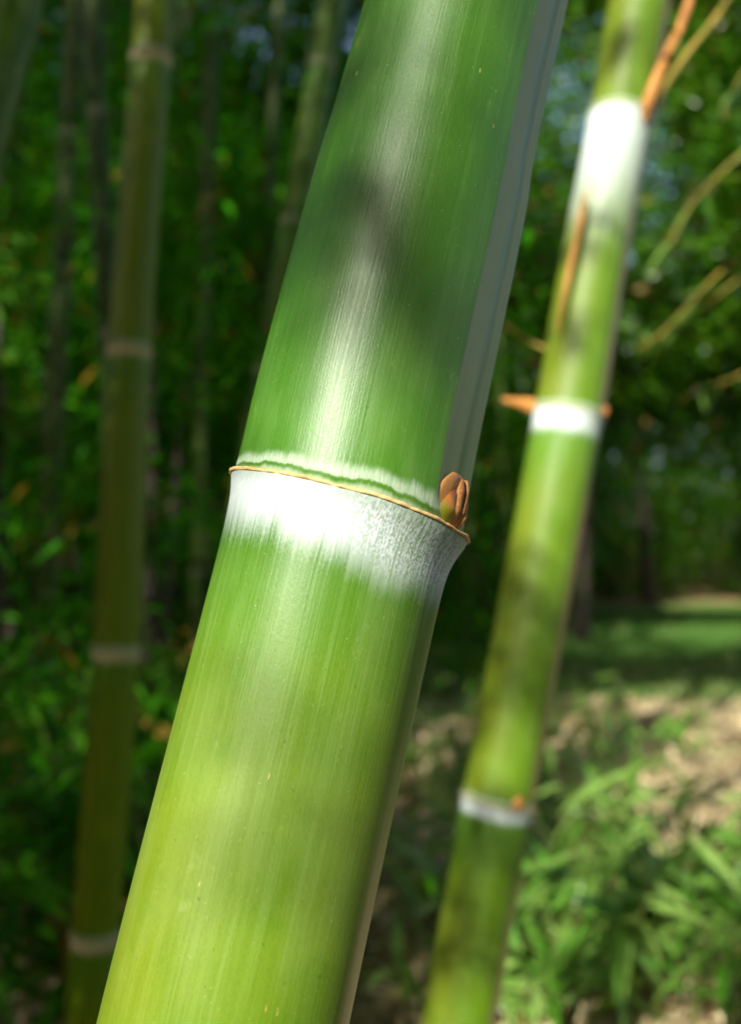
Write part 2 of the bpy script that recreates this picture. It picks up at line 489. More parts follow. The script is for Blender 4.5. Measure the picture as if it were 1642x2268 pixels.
# ------------------------------------------------------------------ foliage as leaf faces
def leaf_arrays(c, length, width, droop=0.5, flat=0.6):
    """narrow folded leaves, five vertices each, at points c"""
    n = len(c)
    az = RNG.random(n) * 2 * math.pi
    d = unit(np.stack([np.cos(az), np.sin(az), RNG.normal(-droop, 0.45, n)], 1))
    nn = RNG.normal(0, 1 - flat, (n, 3)); nn[:, 2] += flat
    side = unit(np.cross(d, nn))
    nn = np.cross(side, d)
    L = (length * RNG.uniform(0.6, 1.25, n))[:, None]
    W = (width * RNG.uniform(0.7, 1.2, n))[:, None]
    base = c - d * L * 0.5
    mid = base + d * L * 0.42
    tip = base + d * L - nn * L * 0.12
    lft = mid + side * W * 0.5 + nn * W * 0.12
    rgt = mid - side * W * 0.5 + nn * W * 0.12
    v = np.stack([base, rgt, mid, lft, tip], 1).reshape(-1, 3)
    o = (np.arange(n) * 5)[:, None]
    f = np.concatenate([o + np.array([[0, 1, 2]]), o + np.array([[0, 2, 3]]), o + np.array([[2, 1, 4]]), o + np.array([[2, 4, 3]])], 1).reshape(-1, 3)
    tone = np.repeat(RNG.random(n), 5)
    return v, f, tone


def foliage(name, parent, c, length, width, mat, droop=0.5, flat=0.6, near_clear=1.9, kind='stuff'):
    c = c[keep_mask(c, near_clear)]
    if len(c) == 0:
        return None
    v, f, tone = leaf_arrays(c, length, width, droop, flat)
    me = npmesh(name, v, f, False, {'tone': ('FLOAT', tone)})
    o = link(name, me, parent, mat)
    o['kind'] = kind
    return o


def clumps(centre, radii, nclump, per, spread):
    """points gathered in clumps through an ellipsoid, denser towards its outside"""
    u = unit(RNG.normal(0, 1, (nclump, 3))) * (RNG.random(nclump) ** 0.45)[:, None]
    cc = np.asarray(centre) + u * np.asarray(radii)
    sp = spread * RNG.uniform(0.5, 1.4, (nclump, 1))
    p = cc[:, None, :] + RNG.normal(0, 1, (nclump, per, 3)) * sp[:, None, :] * np.array([1, 1, .6])
    return p.reshape(-1, 3)


# ------------------------------------------------------------------ bamboo stems
def culm_axis(keys, ground=0.0, height=7.0):
    """world polyline with radius from the ground to the top"""
    w = np.array([at(a, b, d) for a, b, d, _ in keys])
    rad = np.array([k[3] / 2 for k in keys])
    low_dir = unit(w[0] - w[1]); up_dir = unit(w[-1] - w[-2])
    pts, rr = [], []
    L = (w[0][2] - ground) / max(-low_dir[2], 0.3)
    dir_ = low_dir.copy(); p = w[0].copy(); n = 6
    for i in range(n):
        dir_ = unit(dir_ * 0.9 + 0.1 * np.array((0, 0, -1.0)))
        p = p + dir_ * (L / n); pts.append(p.copy()); rr.append(rad[0] * (1 + 0.03 * (i + 1) / n))
    pts, rr = pts[::-1], rr[::-1]
    pts += list(w); rr += list(rad)
    p = w[-1].copy(); dir_ = up_dir.copy(); n = 12
    L = max(0.5, height - p[2])
    for i in range(n):
        dir_ = unit(dir_ + np.array((dir_[0] * .04, dir_[1] * .04, 0)))
        p = p + dir_ * (L / n); pts.append(p.copy()); rr.append(rad[-1] * (1 - 0.75 * (i + 1) / n))
    pts = np.array(pts); rr = np.array(rr)
    dense = catmull(np.hstack([pts, rr[:, None]]), 40)
    seg = np.linalg.norm(np.diff(dense[:, :3], axis=0), axis=1)
    s = np.concatenate([[0], np.cumsum(seg)])
    return dense, s


class Stem:
    def __init__(self, keys, node_ys, height=7.0, spacing=0.42, ground=0.0):
        self.dense, self.s = culm_axis(keys, ground, height)
        _, py, z = to_pic(self.dense[:, :3])
        ok = z > 0.05
        nodes = []
        for y in node_ys:
            i = np.where(ok, np.abs(py - y), 1e9).argmin()
            nodes.append(self.s[i])
        nodes.sort()
        self.shown = (nodes[0], nodes[-1])
        x = nodes[0] - spacing * 0.97; low = []; sp = spacing
        while x > 0.06:
            low.append(x); sp *= 0.88; x -= sp
        x = nodes[-1] + spacing; hi = []
        while x < self.s[-1] - 0.1:
            hi.append(x); x += spacing
        self.nodes = low[::-1] + nodes + hi

    def at(self, s):
        return np.stack([np.interp(s, self.s, self.dense[:, i]) for i in range(4)], -1)

    def frame(self, s):
        a = self.at(s)
        t = unit(self.at(np.asarray(s) + 0.01)[..., :3] - self.at(np.asarray(s) - 0.01)[..., :3])
        r = unit(np.array((1.0, 0, 0)) - t * t[..., 0:1])
        f = np.cross(r, t)
        return a[..., :3], a[..., 3], t, r, f


def skin(stem, s0, s1, lower, upper, nseg, step, fine_step, flare, grooves=None, jitter=0.0, dip=0.0, yel=1.0, wx=1.0):
    """one stretch of stem skin from arc s0 to s1; lower/upper are the scars that bound its internode"""
    ss = [s0]
    while ss[-1] < s1 - 1e-6:
        d = min(abs(ss[-1] - lower), abs(upper - ss[-1]))
        st = fine_step + (step - fine_step) * min(1, max(0, (d - 0.03) / 0.05))
        ss.append(min(s1, ss[-1] + st))
    if len(ss) > 2 and ss[-1] - ss[-2] < fine_step * 0.4: ss.pop(-2)
    ss = np.array(ss); m = len(ss)
    pos, rad, t, r, f = stem.frame(ss)
    phi = np.linspace(-math.pi, math.pi, nseg, endpoint=False)
    dn = (upper - ss)[:, None] * np.ones(nseg); up = (ss - lower)[:, None] * np.ones(nseg)
    sinp = np.sin(phi)[None, :]
    k = rad[:, None] / 0.052
    A = flare[0] + flare[1] * np.maximum(0, sinp)
    R = rad[:, None] + k * A * np.exp(-np.power(np.maximum(dn, 0) / (flare[2] * k), 1.25))
    R = R + k * flare[3] * np.exp(-np.power(np.maximum(up, 0) / (0.016 * k), 1.4)) - k * 0.0011 * np.exp(-np.power(np.maximum(up, 0) / 0.0022, 2))
    if jitter:
        R = R + jitter * rad[:, None] * (np.sin(phi * 2 + 1.3)[None, :] * 0.6 + np.sin(phi * 3 + ss[:, None] * 3)[:, :] * 0.4)
    grv = np.zeros((m, nseg))
    if grooves:
        pc, hw, depth = grooves
        x = (phi[None, :] - pc) / hw
        fade = sstep(0.0, 0.012, up) * (1 - sstep(0.6, 1.0, up / max(upper - lower, 0.05)) * 0.5)
        # two flat facets that meet in a shallow valley, with a small keel at the sharp edge
        inside = np.abs(x) < 1
        prof = np.where(inside, (1 - np.abs(x - 0.0)), 0)
        chord = np.where(inside, 1 - math.cos(hw) / np.maximum(np.cos((phi[None, :] - pc)), 0.2), 0)
        R = R - rad[:, None] * fade * (0.62 * chord + depth * np.clip(prof, 0, 1) * inside)
        R = R + rad[:, None] * fade * 0.004 * np.exp(-((x + 1.0) / 0.12) ** 2)
        R = R + rad[:, None] * fade * 0.012 * np.exp(-((x - 0.30) / 0.13) ** 2)
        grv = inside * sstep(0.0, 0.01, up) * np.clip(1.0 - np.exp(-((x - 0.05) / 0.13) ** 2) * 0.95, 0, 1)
    n = np.cos(phi)[None, :, None] * f[:, None, :] + np.sin(phi)[None, :, None] * r[:, None, :]
    v = pos[:, None, :] + R[..., None] * n
    v = v + t[:, None, :] * (dip * -np.clip((sinp - 0.2) / 0.8, 0, 1) ** 1.5 * (np.exp(-(dn / 0.03) ** 2) + np.exp(-(up / 0.03) ** 2)))[..., None]
    # smooth normals from the surface itself
    dphi = np.roll(v, -1, 1) - np.roll(v, 1, 1)
    ds = np.gradient(v, axis=0) if m > 1 else np.zeros_like(v)
    nrm = unit(np.cross(dphi, ds))
    flip = (nrm * n).sum(-1, keepdims=True) < 0
    nrm = np.where(flip, -nrm, nrm)
    cyl = np.stack([rad[:, None] * np.cos(phi)[None, :], rad[:, None] * np.sin(phi)[None, :], ss[:, None] * np.ones(nseg)], -1)
    i = np.arange(m - 1)[:, None]; j = np.arange(nseg)[None, :]
    faces = np.stack([i * nseg + j, i * nseg + (j + 1) % nseg, (i + 1) * nseg + (j + 1) % nseg, (i + 1) * nseg + j], -1).reshape(-1, 4)
    attrs = {'cyl': ('FLOAT_VECTOR', cyl.reshape(-1, 3)), 'dn': ('FLOAT', dn.ravel()), 'up': ('FLOAT', up.ravel()),
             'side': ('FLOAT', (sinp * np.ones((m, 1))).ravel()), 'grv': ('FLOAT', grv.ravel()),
             'yel': ('FLOAT', np.full(m * nseg, yel)), 'wx': ('FLOAT', np.full(m * nseg, wx))}
    return v.reshape(-1, 3), faces, attrs, nrm.reshape(-1, 3)


def scar_ring(stem, s, nseg, flare, ragged=0.0, dip=0.0):
    """thin dry flange left by the fallen sheath"""
    pos, rad, t, r, f = stem.frame(np.array([s]))
    k = rad[0] / 0.052
    phi = np.linspace(-math.pi, math.pi, nseg, endpoint=False)
    A = (flare[0] + flare[1] * np.maximum(0, np.sin(phi))) * k
    rg = RNG.normal(0, 1, nseg); rg = (rg + np.roll(rg, 1) + np.roll(rg, 2)) / 3
    wave = np.interp(phi, np.linspace(-math.pi, math.pi, 25), np.append(w := RNG.normal(0, 1, 24), w[0]))
    prof = [(-0.0035, -0.0006), (0.0002, -0.0006), (0.0007, 0.0001), (0.0005, 0.0007), (-0.0006, 0.0011), (-0.0035, 0.0011)]
    rows = []
    for q, (dr, du) in enumerate(prof):
        edge = 1.0 if 1 <= q <= 4 else 0.0
        R = rad[0] + A + (dr + edge * ragged * 0.00022 * rg) * k
        U = (du + edge * ragged * (0.00016 * rg + 0.00022 * wave) * (1 if du > 0 else 0.4)) * k - dip * np.clip((np.sin(phi) - 0.2) / 0.8, 0, 1) ** 1.5
        n = np.cos(phi)[:, None] * f + np.sin(phi)[:, None] * r
        rows.append(pos + R[:, None] * n + U[:, None] * t)
    v = np.stack(rows, 0)
    m = len(prof)
    i = np.arange(m - 1)[:, None]; j = np.arange(nseg)[None, :]
    faces = np.stack([i * nseg + j, i * nseg + (j + 1) % nseg, (i + 1) * nseg + (j + 1) % nseg, (i + 1) * nseg + j], -1).reshape(-1, 4)
    return v.reshape(-1, 3), faces


def build_culm(stem, label, mat, scar_mat, group=None, nseg=40, step=0.05, fine=0.006, flare=(0.003, 0.0015, 0.011, 0.0018),
               band=0.05, groove=None, ragged=0.6, crown=None, name='bamboo_culm', jitter=0.0, dip=0.0, look=None):
    base = stem.at(0.0)[:3]
    root = empty(name, base, label, 'bamboo', group)
    nodes = [0.0] + stem.nodes + [stem.s[-1]]
    vis0, vis1 = stem.shown
    upper_parts, lower_parts = [], []
    for a, b in zip(nodes[:-1], nodes[1:]):
        shown = b >= vis0 - 1e-6 and a <= vis1 + 1e-6
        if b - a < 0.02: continue
        bw = min(band * stem.at((a + b) / 2)[3] / 0.052, (b - a) * 0.4)
        if shown:
            for nm, x0, x1 in (('internode', a, b - bw), ('wax_band', b - bw, b)):
                v, f, at_, nr = skin(stem, x0, x1, a, b, nseg, step, fine, flare, groove(a) if groove else None, jitter, dip, *(look(a, b) if look else (1.0, 1.0)))
                me = npmesh(nm, v, f, True, at_, nr)
                link(nm, me, root, mat)
        else:
            v, f, at_, nr = skin(stem, a, b, a, b, max(16, nseg // 4), 0.12, 0.02, flare, None, jitter)
            (upper_parts if a > vis1 else lower_parts).append((v, f, at_))
    for nm, parts in (('upper_stem', upper_parts), ('stem_base', lower_parts)):
        if not parts: continue
        v, f = join_arrays([(p[0], p[1]) for p in parts])
        at_ = {k: (parts[0][2][k][0], np.concatenate([p[2][k][1].reshape(-1) for p in parts])) for k in parts[0][2]}
        link(nm, npmesh(nm, v, f, True, at_), root, mat)
    for s in stem.nodes:
        if vis0 - 0.6 <= s <= vis1 + 0.6:
            v, f = scar_ring(stem, s, nseg, flare, ragged, dip)
            link('sheath_scar', npmesh('sheath_scar', v, f), root, scar_mat)
    if crown:
        z0, nbr, blen, nleaf, lmat = crown
        pts, br = [], []
        hi = [s for s in stem.nodes if stem.at(s)[2] > z0]
        for s in hi:
            p, rad, t, r, f = stem.frame(np.array([s])); p = p[0]
            for q in range(nbr):
                az = RNG.random() * 2 * math.pi
                L = blen * RNG.uniform(0.6, 1.2)
                d0 = np.array((math.cos(az), math.sin(az), 0.55))
                u = np.linspace(0, 1, 7)[:, None]
                path = p + d0 * L * u + np.array((0, 0, -0.75)) * L * u ** 2
                br.append(tube_arrays(path, 0.0045 * (1 - 0.8 * u[:, 0]), 5))
                w = RNG.random(nleaf) ** 0.7
                cc = np.stack([np.interp(w, u[:, 0], path[:, i]) for i in range(3)], 1)
                pts.append(cc + RNG.normal(0, 0.09, cc.shape) * (0.4 + w[:, None]))
        if br:
            good = [b_ for b_ in br if keep_mask(b_[0]).all()]
            if good:
                v, f = join_arrays(good)
                link('branch', npmesh('branch', v, f), root, M['grove_twig'])['kind'] = 'stuff'
        if pts:
            foliage('crown', root, np.vstack(pts), 0.13, 0.020, lmat)
    return root


# --- the sharp stem in front
front = Stem(MAIN_KEYS, [1117], height=7.5, spacing=0.40)
FL = (0.0028, 0.0017, 0.0115, 0.0016)
S_NODE = min(front.nodes, key=lambda q: abs(front.at(q)[2] - NODE_W[2]))


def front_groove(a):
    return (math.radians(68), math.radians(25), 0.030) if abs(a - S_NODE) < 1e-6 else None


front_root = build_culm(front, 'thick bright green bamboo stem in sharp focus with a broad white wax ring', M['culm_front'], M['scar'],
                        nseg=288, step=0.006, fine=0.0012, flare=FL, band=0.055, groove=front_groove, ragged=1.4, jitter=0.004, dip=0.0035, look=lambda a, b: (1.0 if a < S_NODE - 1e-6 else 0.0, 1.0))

# --- the blurred stem behind it on the right
sidestem = Stem(SIDE_KEYS, [268, 922, 1768], height=7.5, spacing=0.5)


side_root = build_culm(sidestem, 'dappled green bamboo stem with white node rings, standing behind the sharp stem beside the clearing', M['culm_side'], M['scar_pale'],
                       nseg=96, step=0.02, fine=0.003, flare=(0.0030, 0.0012, 0.010, 0.0018), band=0.10,
                       look=lambda a, b: (1.0, 3.8 if b > 1.6 else (1.0 if b > 0.95 else 0.6)))  # wax under the top ring is stretched to paint in sunlit glare

# --- shaded stems of the grove on the left
GROVE = [
    ('olive bamboo stem with four pale node rings, nearest of the shaded stems', [(196, 2268, 1.60, .084), (256, 1440, 1.64, .080), (286, 775, 1.68, .077), (334, 130, 1.72, .072), (342, 0, 1.73, .070)], [2072, 1440, 775, 130], 'culm_shade', 0.50),
    ('slim grey-green bamboo stem tilting left just beside the olive stem', [(262, 1400, 2.50, .052), (238, 740, 2.45, .050), (214, 300, 2.42, .049), (203, 0, 2.40, .048)], [745, 250], 'culm_dark', 0.52),
    ('dark bamboo stem with orange-brown node rings half hidden behind the sharp stem', [(545, 1100, 2.30, .074), (655, 495, 2.36, .074), (712, 145, 2.40, .072), (738, 0, 2.42, .070)], [825, 495, 145], 'culm_green', 0.40),
    ('green bamboo stem cutting across the upper left corner', [(-80, 420, 1.30, .078), (-45, 300, 1.31, .077), (35, 0, 1.34, .076)], [560, 380], 'culm_green', 0.46),
    ('dim bluish green bamboo stem with one white ring at the left', [(100, 1300, 3.40, .072), (122, 900, 3.40, .072), (138, 595, 3.40, .070), (152, 300, 3.40, .068)], [1180, 595], 'culm_dark', 0.50),
    ('thin dark bamboo stem in deep shade between olive stem and sharp stem', [(430, 1700, 3.9, .060), (445, 900, 3.9, .058), (470, 0, 3.9, .055)], [1260, 640, 60], 'culm_dark', 0.55),
    ('thin dark bamboo stem leaning right in deep shade near the sharp stem', [(500, 1500, 4.6, .060), (575, 700, 4.6, .058), (620, 0, 4.6, .055)], [1100, 560, 20], 'culm_dark', 0.55),
]
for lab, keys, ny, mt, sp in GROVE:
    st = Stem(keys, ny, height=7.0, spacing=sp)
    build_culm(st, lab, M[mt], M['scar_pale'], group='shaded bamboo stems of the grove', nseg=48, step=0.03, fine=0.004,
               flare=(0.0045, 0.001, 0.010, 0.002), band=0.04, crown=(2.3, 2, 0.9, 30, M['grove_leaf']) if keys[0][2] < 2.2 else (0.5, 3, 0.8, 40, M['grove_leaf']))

# ------------------------------------------------------------------ bud and dry sheath remains on the two near stems
def shell(name, parent, o, side, up, out, height, widths, bulge, mat, offset=0.0, lean=0.0, curl=0.0, nu=11, nv=15, thick=0.0005, sub=None, ragged=0.0):
    """a papery scale: widths gives the half width at even heights, bulge lifts its middle off the stem"""
    v_ = np.linspace(0, 1, nv); u_ = np.linspace(-1, 1, nu)
    hw = np.interp(v_, np.linspace(0, 1, len(widths)), widths)
    U, V = np.meshgrid(u_, v_)
    H = hw[:, None]
    bul = bulge * (1 - U ** 2) * np.interp(V, [0, .35, .8, 1], [.55, 1.0, .75, .35]) + curl * V ** 2
    wob = ragged * np.sin(U * 7 + 1) * (V > 0.9)
    x = offset + lean * V * height + U * H
    pts = o + x[..., None] * side + (V * height + wob * height)[..., None] * up + (bul + 0.0004)[..., None] * out
    i = np.arange(nv - 1)[:, None]; j = np.arange(nu - 1)[None, :]
    f = np.stack([i * nu + j, i * nu + j + 1, (i + 1) * nu + j + 1, (i + 1) * nu + j], -1).reshape(-1, 4)
    me = npmesh(name, pts.reshape(-1, 3), f, True, {'uu': ('FLOAT', U.ravel()), 'vv': ('FLOAT', V.ravel())})
    ob = link(name, me, parent, mat)
    md = ob.modifiers.new('thickness', 'SOLIDIFY'); md.thickness = thick; md.offset = 1
    return ob


def scale_material(name, tan, dark, inner=False):
    k = NT(name)
    vv, uu = k.attr('vv'), k.attr('uu')
    tc = k.n('ShaderNodeTexCoord').outputs['Object']
    st = k.noise(tc, 700, 3.0, 0.6)
    sw = k.math('SINE', k.math('ADD', k.math('MULTIPLY', uu, 5.0), k.math('MULTIPLY', st, 5.0)))
    if inner:
        c = k.mix(k.ss(k.math('ADD', vv, k.math('MULTIPLY', uu, 0.25)), 0.20, 0.50), (0.20, 0.19, 0.012), (0.42, 0.15, 0.010))
        c = k.mix(k.ss(k.math('ADD', vv, k.math('MULTIPLY', uu, 0.3)), 0.45, 0.75), c, dark)
        return k.done(k.bsdf(c, 0.22, 0.5))
    c = k.mix(k.ss(sw, -0.2, 1.0, 0.0, 0.4), tan, dark)
    return k.done(k.bsdf(c, 0.5, 0.4, k.bump(sw, 0.3, 0.0004)))


M['bud_scale'] = scale_material('tan_bud_scale', (0.38, 0.17, 0.045), (0.14, 0.042, 0.009))
M['bud_inner'] = scale_material('amber_bud_skin', (0.4, 0.2, 0.05), (0.16, 0.040, 0.004), True)
M['bud_dark'] = plain_material('maroon_bud_inside', (0.06, 0.012, 0.004), (0.10, 0.025, 0.008), 300, 0.5, 0.2, 0.0004)

p_, rad_, t_, r_, f_ = front.frame(np.array([S_NODE - 0.0015]))
pb = math.radians(57)
n_ = math.cos(pb) * f_[0] + math.sin(pb) * r_[0]
sd_ = -math.sin(pb) * f_[0] + math.cos(pb) * r_[0]
bo = p_[0] + n_ * (rad_[0] * 0.955)
bud = empty('bud', Vector(bo) - Vector(front_root.location))
bud.parent = front_root
bud['label'] = 'small dry brown bud with split papery scales'
mm = 0.001
body_w = [7.0, 9.4, 9.6, 9.0, 7.6, 5.2, 0.6]
shell('bud_scale', bud, bo, sd_, t_[0], n_, 22.5 * mm, [w * mm * 1.20 for w in (6.5, 9.4, 10.2, 10.0, 9.2, 7.4, 3.6)], 2.2 * mm, M['bud_scale'], offset=0.0, curl=1.2 * mm)
shell('bud_skin', bud, bo, sd_, t_[0], n_, 17.5 * mm, [w * mm * 0.95 for w in body_w], 4.2 * mm, M['bud_inner'], offset=-1.6 * mm, lean=0.06)
shell('bud_inside', bud, bo + n_ * 0.5 * mm, sd_, t_[0], n_, 21.0 * mm, [5 * mm, 6 * mm, 6 * mm, 4.5 * mm, 1 * mm], 3.6 * mm, M['bud_dark'], offset=6.0 * mm)
shell('bud_scale', bud, bo, sd_, t_[0], n_, 21.5 * mm, [w * mm * 1.15 for w in (3.0, 3.8, 4.0, 3.8, 3.6, 3.4, 1.6)], 4.9 * mm, M['bud_scale'], offset=2.6 * mm, lean=0.04, curl=0.6 * mm)
shell('bud_scale', bud, bo, sd_, t_[0], n_, 22.0 * mm, [w * mm for w in (2.2, 2.4, 1.9, 1.4, 1.2, 1.1, 0.5)], 5.2 * mm, M['bud_scale'], offset=5.6 * mm, lean=0.13, curl=0.4 * mm)
shell('bud_scale', bud, bo, sd_, t_[0], n_, 16.0 * mm, [w * mm for w in (2.6, 2.9, 2.6, 2.0, 0.3)], 5.4 * mm, M['bud_scale'], offset=8.2 * mm, lean=0.12)

# dry sheath pieces on the blurred stem at the right
def surf(stem, s, deg, lift=0.0):
    p, rad, t, r, f = stem.frame(np.array([s]))
    a = math.radians(deg)
    n = math.cos(a) * f[0] + math.sin(a) * r[0]
    sd = -math.sin(a) * f[0] + math.cos(a) * r[0]
    return p[0] + n * (rad[0] + lift), n, sd, t[0]


sn = sorted([q for q in sidestem.nodes if sidestem.shown[0] - 1e-6 <= q <= sidestem.shown[1] + 1e-6])
lowS, midS, topS = sn[0], sn[1], sn[2]
o1, n1, s1, t1 = surf(sidestem, midS + 0.002, -88, 0.002)
shell('dry_sheath_tip', side_root, o1, t1, n1, s1, 0.050, [0.011, 0.0085, 0.0055, 0.0018], 0.004, M['sheath'], thick=0.001)
o1, n1, s1, t1 = surf(sidestem, lowS + 0.002, 24, -0.002)
shell('bud', side_root, o1, s1, t1, n1, 0.018, [0.008, 0.010, 0.008, 0.002], 0.008, M['sheath'], thick=0.001)
o1, n1, s1, t1 = surf(sidestem, midS + 0.002, 70, 0.0)
shell('bud', side_root, o1, s1, t1, n1, 0.016, [0.006, 0.008, 0.006, 0.002], 0.006, M['sheath'], thick=0.001)
# long dry sheath strip that hangs along the left flank below the top ring
path = catmull([at(1299, 425, 1.352), at(1284, 500, 1.345), at(1262, 600, 1.34), at(1243, 690, 1.335), at(1235, 740, 1.335)], 8)
v, f = tube_arrays(path, np.interp(np.linspace(0, 1, len(path)), [0, .2, .7, 1], [.002, .0045, .0036, .001]), 7)
link('dry_sheath_strip', npmesh('dry_sheath_strip', v, f), side_root, M['sheath'])
# branch that leaves the top ring, wrapped in an orange sheath
path = catmull([at(1425, 270, 1.385), at(1440, 215, 1.375), at(1470, 140, 1.38), at(1508, 60, 1.39), at(1540, -30, 1.40), at(1600, -200, 1.45)], 8)
v, f = tube_arrays(path, np.interp(np.linspace(0, 1, len(path)), [0, .15, .5, 1], [.008, .0095, .0075, .005]), 10)
link('branch', npmesh('branch', v, f), side_root, M['sheath'])
path = catmull([at(1435, 262, 1.41), at(1475, 190, 1.44), at(1530, 110, 1.50), at(1600, 20, 1.56), at(1680, -120, 1.62)], 8)
v, f = tube_arrays(path, np.interp(np.linspace(0, 1, len(path)), [0, .3, 1], [.006, .0055, .004]), 8)
link('branch', npmesh('branch', v, f), side_root, M['twig'])

# ------------------------------------------------------------------ ground, lawn, litter
def ground_z(x, y):
    x = np.asarray(x, float); y = np.asarray(y, float)
    z = 0.03 * np.sin(x * 1.3 + 0.7) * np.sin(y * 0.9 + 0.4) + 0.02 * np.sin(x * 3.1 + y * 2.3)
    z = z + 1.9 * sstep(19.0, 30.0, y - 0.15 * x)
    return z


def axis_steps(lo, hi, d0, grow):
    a = [0.0]; d = d0
    while a[-1] < hi:
        a.append(a[-1] + d); d *= grow
    b = [0.0]; d = d0
    while b[-1] > lo:
        b.append(b[-1] - d); d *= grow
    return np.array(b[1:][::-1] + a)


gx = axis_steps(-600, 600, 0.18, 1.055); gy = axis_steps(-600, 600, 0.18, 1.055) + 3.0
X, Y = np.meshgrid(gx, gy)
Z = ground_z(X, Y)
nx, ny = len(gx), len(gy)
i = np.arange(ny - 1)[:, None]; j = np.arange(nx - 1)[None, :]
F = np.stack([i * nx + j, i * nx + j + 1, (i + 1) * nx + j + 1, (i + 1) * nx + j], -1).reshape(-1, 4)
k = NT('woodland_ground')
pos = k.n('ShaderNodeNewGeometry').outputs['Position']
na = k.noise(pos, 9.0, 6.0, 0.65); nb = k.noise(pos, 0.9, 4.0, 0.6); nc = k.noise(pos, 55.0, 3.0, 0.6)
soil = k.mix(k.ss(na, 0.35, 0.65), (0.13, 0.085, 0.04), (0.34, 0.24, 0.11))
soil = k.mix(k.ss(nc, 0.45, 0.7), soil, (0.46, 0.34, 0.17))
sep = k.n('ShaderNodeSeparateXYZ'); k.set(sep.inputs[0], pos)
lawn = k.math('MULTIPLY', k.ss(k.math('ADD', sep.outputs[1], k.math('MULTIPLY', nb, 1.8)), 7.3, 8.5), k.ss(k.math('ADD', sep.outputs[1], k.math('MULTIPLY', nb, 2.5)), 20.5, 18.0))
grove = k.ss(k.math('ADD', sep.outputs[0], k.math('MULTIPLY', nb, 0.8)), 0.75, 0.05)
soil = k.mix(k.math('MULTIPLY', grove, 0.8), soil, k.mix(na, (0.035, 0.055, 0.012), (0.06, 0.09, 0.02)))
soil = k.mix(lawn, soil, k.mix(na, (0.05, 0.14, 0.02), (0.09, 0.19, 0.035)))
gm = k.done(k.bsdf(soil, 0.9, 0.15, k.bump(k.math('ADD', na, nc), 0.6, 0.03)))
g = link('ground', npmesh('ground', np.stack([X, Y, Z], -1).reshape(-1, 3), F), None, gm)
tag(g, kind='structure')

n = 32000
y = RNG.uniform(7.0, 19.5, n); x = y * RNG.uniform(0.0, 0.52, n)
c = np.stack([x, y, ground_z(x, y) + 0.03], 1)
az = RNG.random(n) * 2 * math.pi
w = 0.008 + 0.0006 * y; h = RNG.uniform(0.03, 0.075, n) + 0.001 * y
dx = np.stack([np.cos(az), np.sin(az), np.zeros(n)], 1)
lean = RNG.normal(0, 0.35, (n, 2)) * h[:, None]
tip = c + np.concatenate([lean, h[:, None]], 1)
b0 = c - dx * w[:, None] - np.array((0, 0, .03)); b1 = c + dx * w[:, None] - np.array((0, 0, .03))
V = np.stack([b0, b1, tip], 1).reshape(-1, 3)
M['grass'] = leaf_material('lawn_grass', (0.045, 0.14, 0.02), (0.10, 0.21, 0.035), dry=(0.30, 0.25, 0.09), dry_amt=0.05, rough=0.5, trans=0.3)
go = link('grass', npmesh('grass', V, np.arange(3 * n).reshape(-1, 3), False, {'tone': ('FLOAT', np.repeat(RNG.random(n), 3))}), None, M['grass'])
tag(go, 'short green lawn grass in the clearing beyond the leafy seedlings', 'grass', kind='stuff')

n = 38000
y = 1.6 + 8.0 * RNG.random(n) ** 1.3; x = y * np.where(RNG.random(n) < 0.03, RNG.uniform(-0.50, 0.05, n), RNG.uniform(0.05, 0.55, n))
c = np.stack([x, y, ground_z(x, y) + RNG.uniform(0.004, 0.03, n)], 1)
v, f, tone = leaf_arrays(c, 0.11, 0.020, 0.0, 0.93)
v[:, 2] = np.maximum(v[:, 2], ground_z(v[:, 0], v[:, 1]) + 0.003)
M['litter'] = leaf_material('dry_litter', (0.48, 0.37, 0.19), (0.86, 0.74, 0.48), dry=(0.12, 0.07, 0.03), dry_amt=0.18, rough=0.6, trans=0.15)
lo = link('leaf_litter', npmesh('leaf_litter', v, f, False, {'tone': ('FLOAT', tone)}), None, M['litter'])
tag(lo, 'dry tan bamboo leaves lying on the woodland floor', 'leaf litter', kind='stuff')

# ------------------------------------------------------------------ low leafy plants, leaf by leaf
def blade_mesh(k_, mat='plant_leaf'):
    """a lance-shaped leaf one metre long along +x, folded along the midrib and arching down"""
    ns = 7
    t = np.linspace(0, 1, ns)
    hw = 0.075 * np.power(np.sin(math.pi * np.power(t, 0.72)), 0.8) * (1 - 0.25 * t)
    hw[0] = 0.006; hw[-1] = 0.001
    arch = -(0.10 + 0.07 * k_) * t ** 2
    tw = 0.25 * (k_ - 1.5) * t
    rows = []
    for q in range(ns):
        for sgn in (-1, 0, 1):
            rows.append((t[q], sgn * hw[q] * math.cos(tw[q]), arch[q] + abs(sgn) * hw[q] * 0.28 + sgn * hw[q] * math.sin(tw[q])))
    f = []
    for q in range(ns - 1):
        for cidx in range(2):
            a = q * 3 + cidx
            f.append((a, a + 1, a + 4, a + 3))
    me = npmesh('leaf', np.array(rows), np.array(f), True)
    me.materials.append(M[mat])
    return me


BLADES = [blade_mesh(k_) for k_ in range(4)]
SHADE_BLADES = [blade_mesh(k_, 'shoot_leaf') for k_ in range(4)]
M['plant_stem'] = plain_material('green_plant_stem', (0.07, 0.13, 0.025), (0.16, 0.14, 0.04), 60, 0.5, 0.2, 0.002)


